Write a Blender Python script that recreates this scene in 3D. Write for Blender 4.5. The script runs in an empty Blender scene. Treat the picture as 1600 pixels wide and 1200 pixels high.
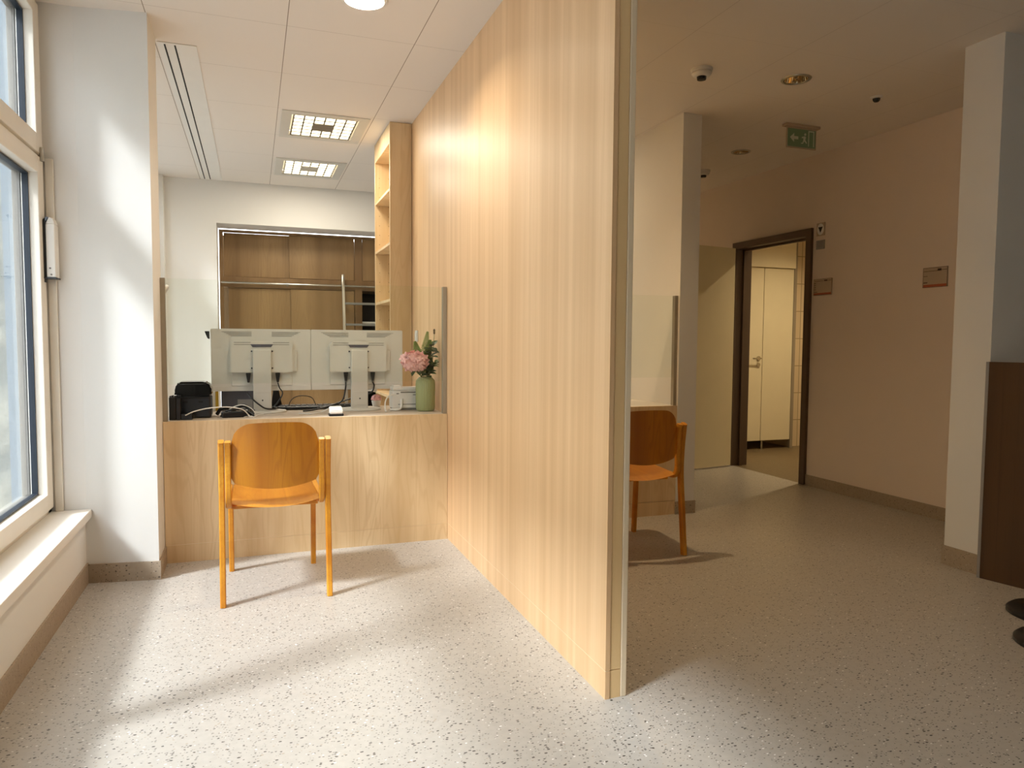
import bpy, bmesh, math, random
from mathutils import Vector, Matrix
random.seed(7)
S = bpy.context.scene
COL = S.collection
R = math.radians

# ------------------------------------------------------------------ camera
def make_camera():
    yaw, pitch, roll, F = 0.3459940870628608, -0.05952534048918102, 0.006846634078052493, 1122.21
    cy, sy = math.cos(yaw), math.sin(yaw)
    f = Vector((sy*math.cos(pitch), cy*math.cos(pitch), math.sin(pitch)))
    r = Vector((cy, -sy, 0)); u = r.cross(f)
    r2 = r*math.cos(roll) + u*math.sin(roll); u2 = -r*math.sin(roll) + u*math.cos(roll)
    cam = bpy.data.cameras.new('camera'); o = bpy.data.objects.new('camera', cam); COL.objects.link(o)
    m = Matrix.Identity(4)
    for i in range(3):
        m[i][0] = r2[i]; m[i][1] = u2[i]; m[i][2] = -f[i]
    m[0][3], m[1][3], m[2][3] = 0, 0, 1.15
    o.matrix_world = m
    cam.sensor_width = 36; cam.lens = F/1600*36; cam.clip_start = .02; cam.clip_end = 200
    S.camera = o
make_camera()

# ------------------------------------------------------------------ world, sun, exposure
W = bpy.data.worlds.new('world'); S.world = W; W.use_nodes = True
bg = W.node_tree.nodes['Background']
bg.inputs[0].default_value = (.88, .94, 1, 1); bg.inputs[1].default_value = 3.8
def lamp(name, kind, loc, energy, color, **kw):
    d = bpy.data.lights.new(name, kind); d.energy = energy; d.color = color
    for k, v in kw.items():
        if k in ('rot', 'portal', 'dirv'): continue
        setattr(d, k, v)
    o = bpy.data.objects.new(name, d); COL.objects.link(o); o.location = loc
    if 'rot' in kw: o.rotation_euler = kw['rot']
    if 'dirv' in kw: o.rotation_euler = Vector(kw['dirv']).to_track_quat('-Z', 'Y').to_euler()
    if kw.get('portal'): d.cycles.is_portal = True
    return o
lamp('sun', 'SUN', (-6, -3, 8), 4.7, (.94, .97, 1), angle=R(8.5), dirv=(.92, .385, -1.065))
for y0, y1 in ((-.25, 3.66), (4.3, 7.2)):
    lamp('window_portal', 'AREA', (-.93, (y0+y1)/2, 1.42), 1, (1, 1, 1), shape='RECTANGLE',
         size=2.2, size_y=y1-y0, rot=(0, R(-90), 0), portal=True)
vs = S.view_settings
vs.view_transform = 'Standard'; vs.look = 'None'; vs.gamma = 1; vs.use_curve_mapping = False
vs.exposure = 0.9
S.cycles.max_bounces = 10; S.cycles.diffuse_bounces = 6; S.cycles.transparent_max_bounces = 16
S.cycles.use_denoising = True; S.cycles.sample_clamp_indirect = 6

# ------------------------------------------------------------------ materials
def lin(c):
    return tuple((x/12.92 if x <= .04045 else ((x+.055)/1.055)**2.4) for x in (v/255 for v in c)) + (1,)
def newmat(name):
    m = bpy.data.materials.new(name); m.use_nodes = True
    return m, m.node_tree.nodes, m.node_tree.links, m.node_tree.nodes['Principled BSDF']
def plain(name, rgb, rough=.5, metal=0, bump=0, bscale=80, vary=.04, vscale=6, coat=0, spec=.5):
    m, N, L, b = newmat(name)
    b.inputs['Roughness'].default_value = rough; b.inputs['Metallic'].default_value = metal
    b.inputs['Coat Weight'].default_value = coat; b.inputs['Specular IOR Level'].default_value = spec
    tc = N.new('ShaderNodeTexCoord'); nz = N.new('ShaderNodeTexNoise'); nz.inputs['Scale'].default_value = vscale
    nz.inputs['Detail'].default_value = 4
    L.new(tc.outputs['Object'], nz.inputs['Vector'])
    mx = N.new('ShaderNodeMix'); mx.data_type = 'RGBA'
    c = lin(rgb); mx.inputs[6].default_value = tuple(v*(1-vary) for v in c[:3])+(1,)
    mx.inputs[7].default_value = tuple(min(1, v*(1+vary)) for v in c[:3])+(1,)
    L.new(nz.outputs['Fac'], mx.inputs[0]); L.new(mx.outputs[2], b.inputs['Base Color'])
    if bump:
        n2 = N.new('ShaderNodeTexNoise'); n2.inputs['Scale'].default_value = bscale; n2.inputs['Detail'].default_value = 3
        L.new(tc.outputs['Object'], n2.inputs['Vector'])
        bp = N.new('ShaderNodeBump'); bp.inputs['Strength'].default_value = bump; bp.inputs['Distance'].default_value = .002
        L.new(n2.outputs['Fac'], bp.inputs['Height']); L.new(bp.outputs[0], b.inputs['Normal'])
    return m
def emit(name, rgb, strength):
    m, N, L, b = newmat(name)
    b.inputs['Base Color'].default_value = lin(rgb)
    b.inputs['Emission Color'].default_value = lin(rgb); b.inputs['Emission Strength'].default_value = strength
    return m
def wood(name, light, dark, grain='z', rough=.45, stripe=9, fine=60, planks=0, coat=0, cathedral=.0):
    """laminate with the grain along one axis; broad tone bands, fine pores and a soft cathedral figure"""
    m, N, L, b = newmat(name)
    b.inputs['Roughness'].default_value = rough; b.inputs['Coat Weight'].default_value = coat
    tc = N.new('ShaderNodeTexCoord')
    def noise(sc, along, detail, dist=0):
        mp = N.new('ShaderNodeMapping')
        v = [sc, sc, sc]; v['xyz'.index(grain)] = along
        mp.inputs['Scale'].default_value = v
        L.new(tc.outputs['Object'], mp.inputs['Vector'])
        n = N.new('ShaderNodeTexNoise'); n.inputs['Scale'].default_value = 1
        n.inputs['Detail'].default_value = detail; n.inputs['Distortion'].default_value = dist
        L.new(mp.outputs[0], n.inputs['Vector']); return n.outputs['Fac']
    def ramp(src, lo, hi):
        r = N.new('ShaderNodeMapRange'); r.inputs[1].default_value = lo; r.inputs[2].default_value = hi
        L.new(src, r.inputs[0]); return r.outputs[0]
    def mix(a, bb, fac, mode='MIX'):
        x = N.new('ShaderNodeMix'); x.data_type = 'RGBA'; x.blend_type = mode
        for k, s in ((6, a), (7, bb), (0, fac)):
            if isinstance(s, (tuple, float, int)): x.inputs[k].default_value = s
            else: L.new(s, x.inputs[k])
        return x.outputs[2]
    def math_(op, a, bb):
        x = N.new('ShaderNodeMath'); x.operation = op
        for k, s in ((0, a), (1, bb)):
            if isinstance(s, (float, int)): x.inputs[k].default_value = s
            else: L.new(s, x.inputs[k])
        return x.outputs[0]
    band = ramp(noise(stripe, .25, 2), .3, .7)
    c = mix(lin(dark), lin(light), band)
    fig = noise(7, .9, 2, .6)
    rings = math_('SINE', math_('MULTIPLY', fig, 70.0), 0)
    c = mix(c, mix(c, lin(dark), .6), math_('MULTIPLY', ramp(rings, .3, 1), cathedral))
    pores = ramp(noise(fine*5, 6, 3), .55, .75)
    c = mix(c, mix(c, lin(dark), .75), math_('MULTIPLY', pores, .5))
    streak = ramp(noise(fine, .8, 3), .56, .72)
    c = mix(c, mix(c, lin(dark), .8), math_('MULTIPLY', streak, .55))
    if planks:
        # thin dark joints between staves
        sep = N.new('ShaderNodeSeparateXYZ'); L.new(tc.outputs['Object'], sep.inputs[0])
        s = math_('ADD', sep.outputs[0], sep.outputs[1])
        fr = math_('FRACT', math_('DIVIDE', s, planks), 0)
        line = math_('LESS_THAN', fr, .03)
        cell = math_('FLOOR', math_('DIVIDE', s, planks), 0)
        wn = N.new('ShaderNodeTexWhiteNoise'); wn.noise_dimensions = '1D'; L.new(cell, wn.inputs['W'])
        c = mix(c, mix(c, lin(dark), .75), math_('MULTIPLY', wn.outputs['Value'], .55))
        c = mix(c, mix(c, lin(dark), .9), math_('MULTIPLY', line, .45))
    L.new(c, b.inputs['Base Color'])
    return m
def terrazzo(name, base, darkc, lightc, rough=.4, amount=1.0):
    m, N, L, b = newmat(name)
    b.inputs['Roughness'].default_value = rough; b.inputs['Specular IOR Level'].default_value = .45
    tc = N.new('ShaderNodeTexCoord')
    nz = N.new('ShaderNodeTexNoise'); nz.inputs['Scale'].default_value = 40; nz.inputs['Detail'].default_value = 4
    L.new(tc.outputs['Object'], nz.inputs['Vector'])
    mx = N.new('ShaderNodeMix'); mx.data_type = 'RGBA'
    c = lin(base); mx.inputs[6].default_value = tuple(v*.86 for v in c[:3])+(1,); mx.inputs[7].default_value = tuple(v*1.1 for v in c[:3])+(1,)
    L.new(nz.outputs['Fac'], mx.inputs[0]); cur = mx.outputs[2]
    for sc, thr, frac, col, off, strn in ((88, .24, .32, darkc, 0, .95), (140, .28, .34, darkc, 3.3, .7), (110, .24, .10, lightc, 7.7, .8), (85, .2, .16, (150, 128, 100), 5.1, .6)):
        mp = N.new('ShaderNodeMapping'); mp.inputs['Location'].default_value = (off, off*1.7, off*.3)
        mp.inputs['Scale'].default_value = (.8, 1.5, 1); mp.inputs['Rotation'].default_value = (0, 0, off)
        L.new(tc.outputs['Object'], mp.inputs['Vector'])
        v = N.new('ShaderNodeTexVoronoi'); v.inputs['Scale'].default_value = sc; v.inputs['Randomness'].default_value = 1
        L.new(mp.outputs[0], v.inputs['Vector'])
        sp = N.new('ShaderNodeSeparateColor'); L.new(v.outputs['Color'], sp.inputs[0])
        t = N.new('ShaderNodeMath'); t.operation = 'MULTIPLY'; L.new(sp.outputs[1], t.inputs[0]); t.inputs[1].default_value = thr*1.6
        a = N.new('ShaderNodeMath'); a.operation = 'LESS_THAN'; L.new(v.outputs['Distance'], a.inputs[0]); L.new(t.outputs[0], a.inputs[1])
        g = N.new('ShaderNodeMath'); g.operation = 'LESS_THAN'; L.new(sp.outputs[0], g.inputs[0]); g.inputs[1].default_value = frac*amount
        q = N.new('ShaderNodeMath'); q.operation = 'MULTIPLY'; L.new(a.outputs[0], q.inputs[0]); L.new(g.outputs[0], q.inputs[1])
        q2 = N.new('ShaderNodeMath'); q2.operation = 'MULTIPLY'; L.new(q.outputs[0], q2.inputs[0]); q2.inputs[1].default_value = strn
        x = N.new('ShaderNodeMix'); x.data_type = 'RGBA'; L.new(q2.outputs[0], x.inputs[0]); L.new(cur, x.inputs[6]); x.inputs[7].default_value = lin(col)
        cur = x.outputs[2]
    L.new(cur, b.inputs['Base Color'])
    return m
def glass(name, tint=(235, 242, 240), refl=.6, rough=0.0):
    m = bpy.data.materials.new(name); m.use_nodes = True; N = m.node_tree.nodes; L = m.node_tree.links; N.clear()
    o = N.new('ShaderNodeOutputMaterial'); t = N.new('ShaderNodeBsdfTransparent'); g = N.new('ShaderNodeBsdfGlossy')
    t.inputs[0].default_value = lin(tint); g.inputs['Roughness'].default_value = rough
    f = N.new('ShaderNodeFresnel'); f.inputs[0].default_value = 1.45
    k = N.new('ShaderNodeMath'); k.operation = 'MULTIPLY'; k.inputs[1].default_value = refl; L.new(f.outputs[0], k.inputs[0])
    x = N.new('ShaderNodeMixShader'); L.new(k.outputs[0], x.inputs[0]); L.new(t.outputs[0], x.inputs[1]); L.new(g.outputs[0], x.inputs[2])
    L.new(x.outputs[0], o.inputs[0]); return m
def ceiling_mat():
    m, N, L, b = newmat('ceiling tiles'); b.inputs['Roughness'].default_value = .9
    tc = N.new('ShaderNodeTexCoord'); sep = N.new('ShaderNodeSeparateXYZ'); L.new(tc.outputs['Object'], sep.inputs[0])
    def line(out, off, pitch, w):
        a = N.new('ShaderNodeMath'); a.operation = 'SUBTRACT'; L.new(out, a.inputs[0]); a.inputs[1].default_value = off-w/2
        d = N.new('ShaderNodeMath'); d.operation = 'DIVIDE'; L.new(a.outputs[0], d.inputs[0]); d.inputs[1].default_value = pitch
        f = N.new('ShaderNodeMath'); f.operation = 'FRACT'; L.new(d.outputs[0], f.inputs[0])
        l = N.new('ShaderNodeMath'); l.operation = 'LESS_THAN'; L.new(f.outputs[0], l.inputs[0]); l.inputs[1].default_value = w/pitch
        return l.outputs[0]
    lx = line(sep.outputs[0], .172, .615, .004); ly = line(sep.outputs[1], 3.027, .642, .0035)
    k = N.new('ShaderNodeMath'); k.operation = 'MULTIPLY'; L.new(ly, k.inputs[0]); k.inputs[1].default_value = .45
    mxm = N.new('ShaderNodeMath'); mxm.operation = 'MAXIMUM'; L.new(lx, mxm.inputs[0]); L.new(k.outputs[0], mxm.inputs[1])
    gt = N.new('ShaderNodeMath'); gt.operation = 'LESS_THAN'; L.new(sep.outputs[0], gt.inputs[0]); gt.inputs[1].default_value = 1.1   # tight joints on the corridor side
    mr = N.new('ShaderNodeMapRange'); mr.inputs[3].default_value = .3; mr.inputs[4].default_value = 1; L.new(gt.outputs[0], mr.inputs[0])
    mm = N.new('ShaderNodeMath'); mm.operation = 'MULTIPLY'; L.new(mxm.outputs[0], mm.inputs[0]); L.new(mr.outputs[0], mm.inputs[1]); mxm = mm
    x = N.new('ShaderNodeMix'); x.data_type = 'RGBA'; x.inputs[6].default_value = lin((228, 221, 212)); x.inputs[7].default_value = lin((150, 138, 124))
    L.new(mxm.outputs[0], x.inputs[0]); L.new(x.outputs[2], b.inputs['Base Color'])
    n2 = N.new('ShaderNodeTexNoise'); n2.inputs['Scale'].default_value = 220; L.new(tc.outputs['Object'], n2.inputs['Vector'])
    bp = N.new('ShaderNodeBump'); bp.inputs['Strength'].default_value = .15; bp.inputs['Distance'].default_value = .001
    L.new(n2.outputs['Fac'], bp.inputs['Height']); L.new(bp.outputs[0], b.inputs['Normal'])
    return m
def stone_mat():
    m, N, L, b = newmat('rough facade stone'); b.inputs['Roughness'].default_value = .9
    tc = N.new('ShaderNodeTexCoord'); n = N.new('ShaderNodeTexNoise'); n.inputs['Scale'].default_value = 5; n.inputs['Detail'].default_value = 8
    L.new(tc.outputs['Object'], n.inputs['Vector'])
    x = N.new('ShaderNodeMix'); x.data_type = 'RGBA'; x.inputs[6].default_value = lin((128, 130, 124)); x.inputs[7].default_value = lin((172, 168, 154))
    r = N.new('ShaderNodeMapRange'); r.inputs[1].default_value = .35; r.inputs[2].default_value = .65; L.new(n.outputs['Fac'], r.inputs[0])
    L.new(r.outputs[0], x.inputs[0]); L.new(x.outputs[2], b.inputs['Base Color'])
    bp = N.new('ShaderNodeBump'); bp.inputs['Strength'].default_value = .8; bp.inputs['Distance'].default_value = .03
    L.new(n.outputs['Fac'], bp.inputs['Height']); L.new(bp.outputs[0], b.inputs['Normal'])
    return m

M = dict(
    warmlit_wall=plain('white wall paint tinted with warm light', (228, 214, 200), .85, bump=.15, bscale=300, vary=.015),  # warm light of the corridor partly put into the wall colour
    edgewhite=plain('cream edge board', (232, 212, 180), .7, vary=.02),
    wall=plain('white wall paint', (222, 220, 215), .85, bump=.15, bscale=300, vary=.015),
    tile=None,
    skirt=terrazzo('speckled vinyl skirting', (166, 150, 130), (92, 80, 70), (190, 182, 168), .5),
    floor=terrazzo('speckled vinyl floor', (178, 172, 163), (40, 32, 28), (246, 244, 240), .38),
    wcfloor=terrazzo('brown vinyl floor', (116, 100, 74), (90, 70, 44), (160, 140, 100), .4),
    ceil=ceiling_mat(), stone=stone_mat(),
    oak=wood('light oak laminate', (237, 201, 158), (214, 174, 128), 'z', .42, 16, 50, planks=.056, cathedral=.12),
    oakh=wood('light oak laminate front', (230, 206, 166), (198, 166, 120), 'z', .42, 5, 40, cathedral=.6),
    oakend=wood('oak edge band', (240, 208, 156), (224, 188, 134), 'z', .5, 6, 60),
    cab=wood('oak cabinet', (156, 126, 84), (120, 92, 56), 'z', .45, 4, 30, cathedral=.3),
    cabf=wood('oak cabinet frame', (142, 112, 74), (112, 84, 50), 'z', .45, 5, 40),
    darkoak=wood('brown laminate', (92, 66, 42), (66, 46, 30), 'z', .28, 5, 50),
    chair=wood('honey lacquered beech ply', (224, 158, 46), (190, 116, 20), 'y', .42, 7, 50, coat=.08, cathedral=.35),
    chairv=wood('honey lacquered beech back', (214, 146, 36), (164, 96, 14), 'z', .38, 6, 40, coat=.12, cathedral=.7),
    white=plain('white plastic', (226, 224, 218), .45), pvc=plain('cream white window frame', (226, 220, 208), .4),
outer=plain('grey outer window profile', (120, 116, 110), .5), vent=plain('grey vent slots', (150, 148, 140), .6), mon=plain('light grey plastic', (206, 203, 194), .5), mond=plain('mid grey plastic', (120, 118, 112), .6),
    black=plain('black plastic', (20, 21, 23), .35), gloss=plain('glossy black plastic', (16, 20, 22), .1),
    gasket=plain('dark rubber gasket', (28, 38, 50), .5), alu=plain('brushed aluminium', (176, 172, 162), .35, 1),
    channel=plain('grey aluminium channel', (158, 148, 130), .5, .3), steel=plain('polished steel', (200, 198, 190), .18, 1),
    bronze=plain('dark brown door frame', (92, 72, 54), .45), door=plain('cream door leaf', (226, 214, 178), .5),
    stall=plain('cream cubicle panel', (226, 216, 184), .45), grey=plain('grey plastic', (150, 146, 142), .5),
    dgrey=plain('dark grey shell', (86, 84, 92), .5), green=plain('sage green glaze', (158, 164, 114), .32, coat=.3, bump=.1),
    leaf=plain('dark green leaf', (58, 84, 46), .5, vary=.2, vscale=30), midleaf=plain('mid green leaf', (92, 116, 62), .5, vary=.2, vscale=30), fern=plain('fern green', (112, 132, 62), .55, vary=.2, vscale=30),
    pink=plain('pink petals', (250, 198, 196), .7, vary=.1, vscale=60), stem=plain('green stem', (96, 116, 60), .6),
    berry=plain('brown seed heads', (92, 74, 48), .6), yellow=plain('yellow card', (196, 160, 50), .6),
    sky_glass=glass('window glass', (250, 252, 253), .4), screen_glass=glass('clear partition glass', (252, 254, 252), .5),
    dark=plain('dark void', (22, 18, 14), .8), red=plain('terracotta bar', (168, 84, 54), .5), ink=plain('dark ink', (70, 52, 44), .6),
    plaque=plain('clear acrylic plaque', (190, 172, 152), .2), green2=plain('exit sign green', (118, 148, 118), .4),
    signwhite=plain('exit pictogram white', (206, 214, 196), .5), reflect=plain('downlight reflector', (226, 206, 172), .08, 1),
    lit=emit('lit downlight', (255, 250, 238), 6), cell=emit('lit louvre cell', (255, 244, 210), 1.6), wcl=emit('warm lamp', (255, 214, 140), 3),
    blue=plain('pale blue render', (128, 138, 146), .9, bump=.4, bscale=60), silt=plain('pale stone sill', (224, 218, 208), .45, vary=.03),
    worktop=wood('grey beige worktop', (206, 192, 174), (184, 168, 148), 'x', .4, 6, 40),
    carpet=plain('asphalt', (150, 150, 150), .9),
)
def tile_mat():
    m, N, L, b = newmat('beige wall tiles'); b.inputs['Roughness'].default_value = .3
    tc = N.new('ShaderNodeTexCoord'); mp = N.new('ShaderNodeMapping'); mp.inputs['Rotation'].default_value = (R(90), 0, 0)
    L.new(tc.outputs['Object'], mp.inputs[0])
    br = N.new('ShaderNodeTexBrick'); br.inputs['Scale'].default_value = 1; br.inputs['Brick Width'].default_value = .3; br.inputs['Row Height'].default_value = .3
    br.inputs['Mortar Size'].default_value = .004; br.offset = 0
    br.inputs['Color1'].default_value = lin((216, 198, 164)); br.inputs['Color2'].default_value = lin((208, 190, 156)); br.inputs['Mortar'].default_value = lin((150, 132, 100))
    L.new(mp.outputs[0], br.inputs[0]); L.new(br.outputs[0], b.inputs['Base Color']); return m
M['tile'] = tile_mat()

# ------------------------------------------------------------------ mesh helpers
def B(): return bmesh.new()
def box(bm, x0, x1, y0, y1, z0, z1, bev=0, seg=2):
    t = bmesh.new(); bmesh.ops.create_cube(t, size=1)
    bmesh.ops.scale(t, vec=(x1-x0, y1-y0, z1-z0), verts=t.verts)
    bmesh.ops.translate(t, vec=((x0+x1)/2, (y0+y1)/2, (z0+z1)/2), verts=t.verts)
    if bev: bmesh.ops.bevel(t, geom=t.edges[:]+t.verts[:], offset=bev, segments=seg, profile=.5, affect='EDGES')
    merge(bm, t); return bm
def merge(bm, t, mat=None):
    me = bpy.data.meshes.new('tmp'); t.to_mesh(me); t.free()
    if mat is not None: me.transform(mat)
    bm.from_mesh(me); bpy.data.meshes.remove(me)
def prism(bm, poly, lo, hi, axis='z', bev=0):
    t = bmesh.new()
    def P(a, b, c): return {'z': (a, b, c), 'y': (a, c, b), 'x': (c, a, b)}[axis]
    v0 = [t.verts.new(P(a, b, lo)) for a, b in poly]; v1 = [t.verts.new(P(a, b, hi)) for a, b in poly]
    t.faces.new(v0[::-1]); t.faces.new(v1)
    n = len(poly)
    for i in range(n): t.faces.new((v0[i], v0[(i+1) % n], v1[(i+1) % n], v1[i]))
    bmesh.ops.recalc_face_normals(t, faces=t.faces)
    if bev: bmesh.ops.bevel(t, geom=t.edges[:], offset=bev, segments=2, affect='EDGES')
    merge(bm, t); return bm
def lathe(bm, prof, seg=32, loc=(0, 0, 0), flute=0, nfl=0, sx=1, sy=1, cap=True):
    t = bmesh.new(); rings = []
    for r, z in prof:
        ring = []
        for i in range(seg):
            a = 2*math.pi*i/seg
            rr = r*(1 + (flute*(math.cos(a*nfl)) if flute else 0))
            ring.append(t.verts.new((loc[0]+rr*math.cos(a)*sx, loc[1]+rr*math.sin(a)*sy, loc[2]+z)))
        rings.append(ring)
    for a, b in zip(rings, rings[1:]):
        for i in range(seg): t.faces.new((a[i], a[(i+1) % seg], b[(i+1) % seg], b[i]))
    if cap and prof[0][0] > 1e-6: t.faces.new(rings[0][::-1])
    if cap and prof[-1][0] > 1e-6: t.faces.new(rings[-1])
    bmesh.ops.remove_doubles(t, verts=t.verts, dist=1e-6)
    bmesh.ops.recalc_face_normals(t, faces=t.faces)
    merge(bm, t); return bm
def sweep(bm, pts, w, h=None, up=(0, 0, 1), seg=10, sq=False, cap=True, side=None):
    """tube (round) or rectangular strip along a list of points; w,h full sizes when sq"""
    P = [Vector(p) for p in pts]; t = bmesh.new(); rings = []
    h = w if h is None else h
    ref = Vector(side) if side else None
    pn = None
    for i, p in enumerate(P):
        d = (P[min(i+1, len(P)-1)] - P[max(i-1, 0)]).normalized()
        if ref is not None: a = (ref - d*ref.dot(d)).normalized()
        else:
            if pn is None:
                u = Vector(up)
                if abs(d.dot(u)) > .95: u = Vector((1, 0, 0))
                a = d.cross(u).normalized()
            else: a = (pn - d*pn.dot(d)).normalized()
        pn = a; b = d.cross(a).normalized()
        ww = w[i] if isinstance(w, (list, tuple)) else w; hh = h[i] if isinstance(h, (list, tuple)) else h
        ring = []
        if sq:
            c = min(ww, hh)*.18
            for sx, sy in ((ww/2, hh/2-c), (ww/2-c, hh/2), (-ww/2+c, hh/2), (-ww/2, hh/2-c), (-ww/2, -hh/2+c), (-ww/2+c, -hh/2), (ww/2-c, -hh/2), (ww/2, -hh/2+c)):
                ring.append(t.verts.new(p + a*sx + b*sy))
        else:
            for k in range(seg):
                an = 2*math.pi*k/seg; ring.append(t.verts.new(p + a*math.cos(an)*ww + b*math.sin(an)*hh))
        rings.append(ring)
    n = len(rings[0])
    for a, b in zip(rings, rings[1:]):
        for i in range(n): t.faces.new((a[i], a[(i+1) % n], b[(i+1) % n], b[i]))
    if cap: t.faces.new(rings[0][::-1]); t.faces.new(rings[-1])
    bmesh.ops.recalc_face_normals(t, faces=t.faces); merge(bm, t); return bm
def smooth_pts(pts, n=8):
    """Catmull-Rom through the points"""
    P = [Vector(p) for p in pts]; P = [P[0]*2-P[1]] + P + [P[-1]*2-P[-2]]; out = []
    for i in range(1, len(P)-2):
        for k in range(n):
            t = k/n; a, b, c, d = P[i-1:i+3]
            out.append(.5*((2*b)+(c-a)*t+(2*a-5*b+4*c-d)*t*t+(3*b-a-3*c+d)*t**3))
    out.append(P[-2]); return out
def obj(name, bm, mat, parent=None, smooth=None):
    me = bpy.data.meshes.new(name); bm.to_mesh(me); bm.free()
    me.materials.append(M[mat] if isinstance(mat, str) else mat)
    if smooth:
        for p in me.polygons: p.use_smooth = True
        try: me.set_sharp_from_angle(angle=R(smooth))
        except Exception: pass
    o = bpy.data.objects.new(name, me); COL.objects.link(o)
    if parent: o.parent = parent
    return o
def tag(o, label=None, cat=None, group=None, kind=None):
    if label: o['label'] = label
    if cat: o['category'] = cat
    if group: o['group'] = group
    if kind: o['kind'] = kind
    return o
def thing(name, label, cat, loc=(0, 0, 0), rz=0, group=None, kind=None):
    o = bpy.data.objects.new(name, None); COL.objects.link(o); o.location = loc; o.rotation_euler = (0, 0, rz)
    o.empty_display_size = .05
    return tag(o, label, cat, group, kind)
def struct(name, bm, mat, label=None, smooth=None, parent=None):
    o = obj(name, bm, mat, parent, smooth)
    if parent is None: tag(o, label or name.replace('_', ' '), name.split('_')[0].split('.')[0], kind='structure')
    elif label: o['label'] = label
    return o
def dup(root, loc, rz=0, label=None, group=None):
    r = root.copy(); COL.objects.link(r); r.location = loc; r.rotation_euler = (0, 0, rz)
    if label: r['label'] = label
    if group: r['group'] = group
    for ch in list(root.children):
        c = ch.copy(); COL.objects.link(c); c.parent = r
        for g in list(ch.children):
            d = g.copy(); COL.objects.link(d); d.parent = c
    return r
def carve(o, cutters):
    """cut openings: boolean evaluated into the mesh, cutter removed"""
    cb = bmesh.new()
    for c in cutters: merge(cb, c)
    me = bpy.data.meshes.new('cut'); cb.to_mesh(me); cb.free()
    co = bpy.data.objects.new('cut', me); COL.objects.link(co)
    md = o.modifiers.new('b', 'BOOLEAN'); md.operation = 'DIFFERENCE'; md.object = co; md.solver = 'EXACT'
    dg = bpy.context.evaluated_depsgraph_get(); dg.update()
    new = bpy.data.meshes.new_from_object(o.evaluated_get(dg))
    o.modifiers.clear(); old = o.data; o.data = new; new.name = old.name; bpy.data.meshes.remove(old)
    bpy.data.objects.remove(co); bpy.data.meshes.remove(me)
def cutbox(*a): return box(B(), *a)
def cutcyl(x, y, z0, z1, r): return lathe(B(), [(r, z0), (r, z1)], 40, (x, y, 0))

H = 2.64
# ------------------------------------------------------------------ room shell
struct('floor', prism(B(), [(-1.0, -2.6), (6.2, -2.6), (6.2, 2.6), (4.221, 2.6), (4.221, 8.5), (-1.0, 8.5)], -.1, 0), 'floor', 'pale grey speckled vinyl floor of the waiting area')
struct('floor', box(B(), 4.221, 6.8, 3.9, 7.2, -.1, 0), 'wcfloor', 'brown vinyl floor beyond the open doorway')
cl = struct('ceiling', box(B(), -1.0, 6.8, -2.6, 8.5, H, H+.03), 'ceil', 'white tiled suspended ceiling')
LUMS = [(.483, 5.30), (.483, 6.60), (1.8, 5.30)]
DOWN = [(.48, 3.27, .088), (2.91, 3.37, .070), (3.607, 4.77, .062)]
carve(cl, [cutbox(x-.225, x+.225, y-.26, y+.26, H-.05, H+.1) for x, y in LUMS] + [cutcyl(x, y, H-.05, H+.1, r) for x, y, r in DOWN] + [cutcyl(5.3, 5.2, H-.05, H+.1, .078), cutcyl(3.3, 7.0, H-.05, H+.1, .062), cutcyl(.9, -.9, H-.05, H+.1, .07), cutcyl(3.6, .4, H-.05, H+.1, .07), cutcyl(1.52, 3.62, H-.05, H+.1, .07)])

wl = struct('wall_left', box(B(), -.99, -.75, -2.6, 8.5, 0, H), 'wall', 'white window wall')
carve(wl, [cutbox(-1.1, -.7, -.3, 4.0, .31, H+.1), cutbox(-1.1, -.7, 4.2, 7.3, .31, H+.1)])
struct('wall_left', prism(B(), [(-.95, 3.803), (-.745, 3.803), (-.437, 3.752), (-.437, 4.06), (-.95, 4.06)], 0, H), 'wall', 'white pier between window and reception counter')
struct('baseboard_left', box(B(), -.75, -.742, -2.5, 3.80, 0, .095), 'skirt', 'speckled vinyl skirting under the window')
struct('baseboard_left', prism(B(), [(-.742, 3.799), (-.742, 3.789), (-.429, 3.741), (-.429, 3.998), (-.437, 3.998), (-.437, 3.751)], 0, .09), 'skirt', 'speckled vinyl skirting round the white pier')

wb = struct('wall_back', box(B(), -.75, 2.65, 7.39, 7.75, 0, H), 'wall', 'white rear wall with wide cupboard recess')
carve(wb, [cutbox(-.31, 2.3, 7.3, 7.9, -.1, 2.246)])
struct('wall_stub', box(B(), 2.65, 2.79, 4.10, 8.4, 0, H), 'wall', 'white wall end between second counter and corridor')
struct('baseboard_stub', prism(B(), [(2.642, 4.092), (2.798, 4.092), (2.798, 8.3), (2.79, 8.3), (2.79, 4.10), (2.65, 4.10), (2.642, 4.10)], 0, .085), 'skirt', 'dark skirting round the wall end')
wr = struct('wall_right', box(B(), 4.22, 4.355, 2.72, 8.4, 0, H), 'warmlit_wall', 'long corridor wall with door signs')
carve(wr, [cutbox(4.1, 4.5, 4.69, 5.58, -.1, 2.015)])
struct('wall_end', box(B(), 2.79, 4.22, 8.3, 8.45, 0, H), 'wall', 'end wall of the corridor')
struct('baseboard_right', box(B(), 4.211, 4.22, 2.72, 4.635, 0, .085), 'skirt', 'dark skirting along the corridor wall')
struct('baseboard_right', box(B(), 4.211, 4.22, 5.64, 8.3, 0, .085), 'skirt', 'dark skirting beyond the doorway')
struct('wall_pillar', box(B(), 3.395, 6.2, 2.515, 2.72, 0, H), 'wall', 'white pillar wall beside the brown desk')
struct('baseboard_pillar', prism(B(), [(3.387, 2.507), (3.41, 2.507), (3.41, 2.515), (3.395, 2.515), (3.395, 2.72), (4.2, 2.72), (4.2, 2.728), (3.387, 2.728)], 0, .1), 'skirt', 'speckled skirting round the pillar')
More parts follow.
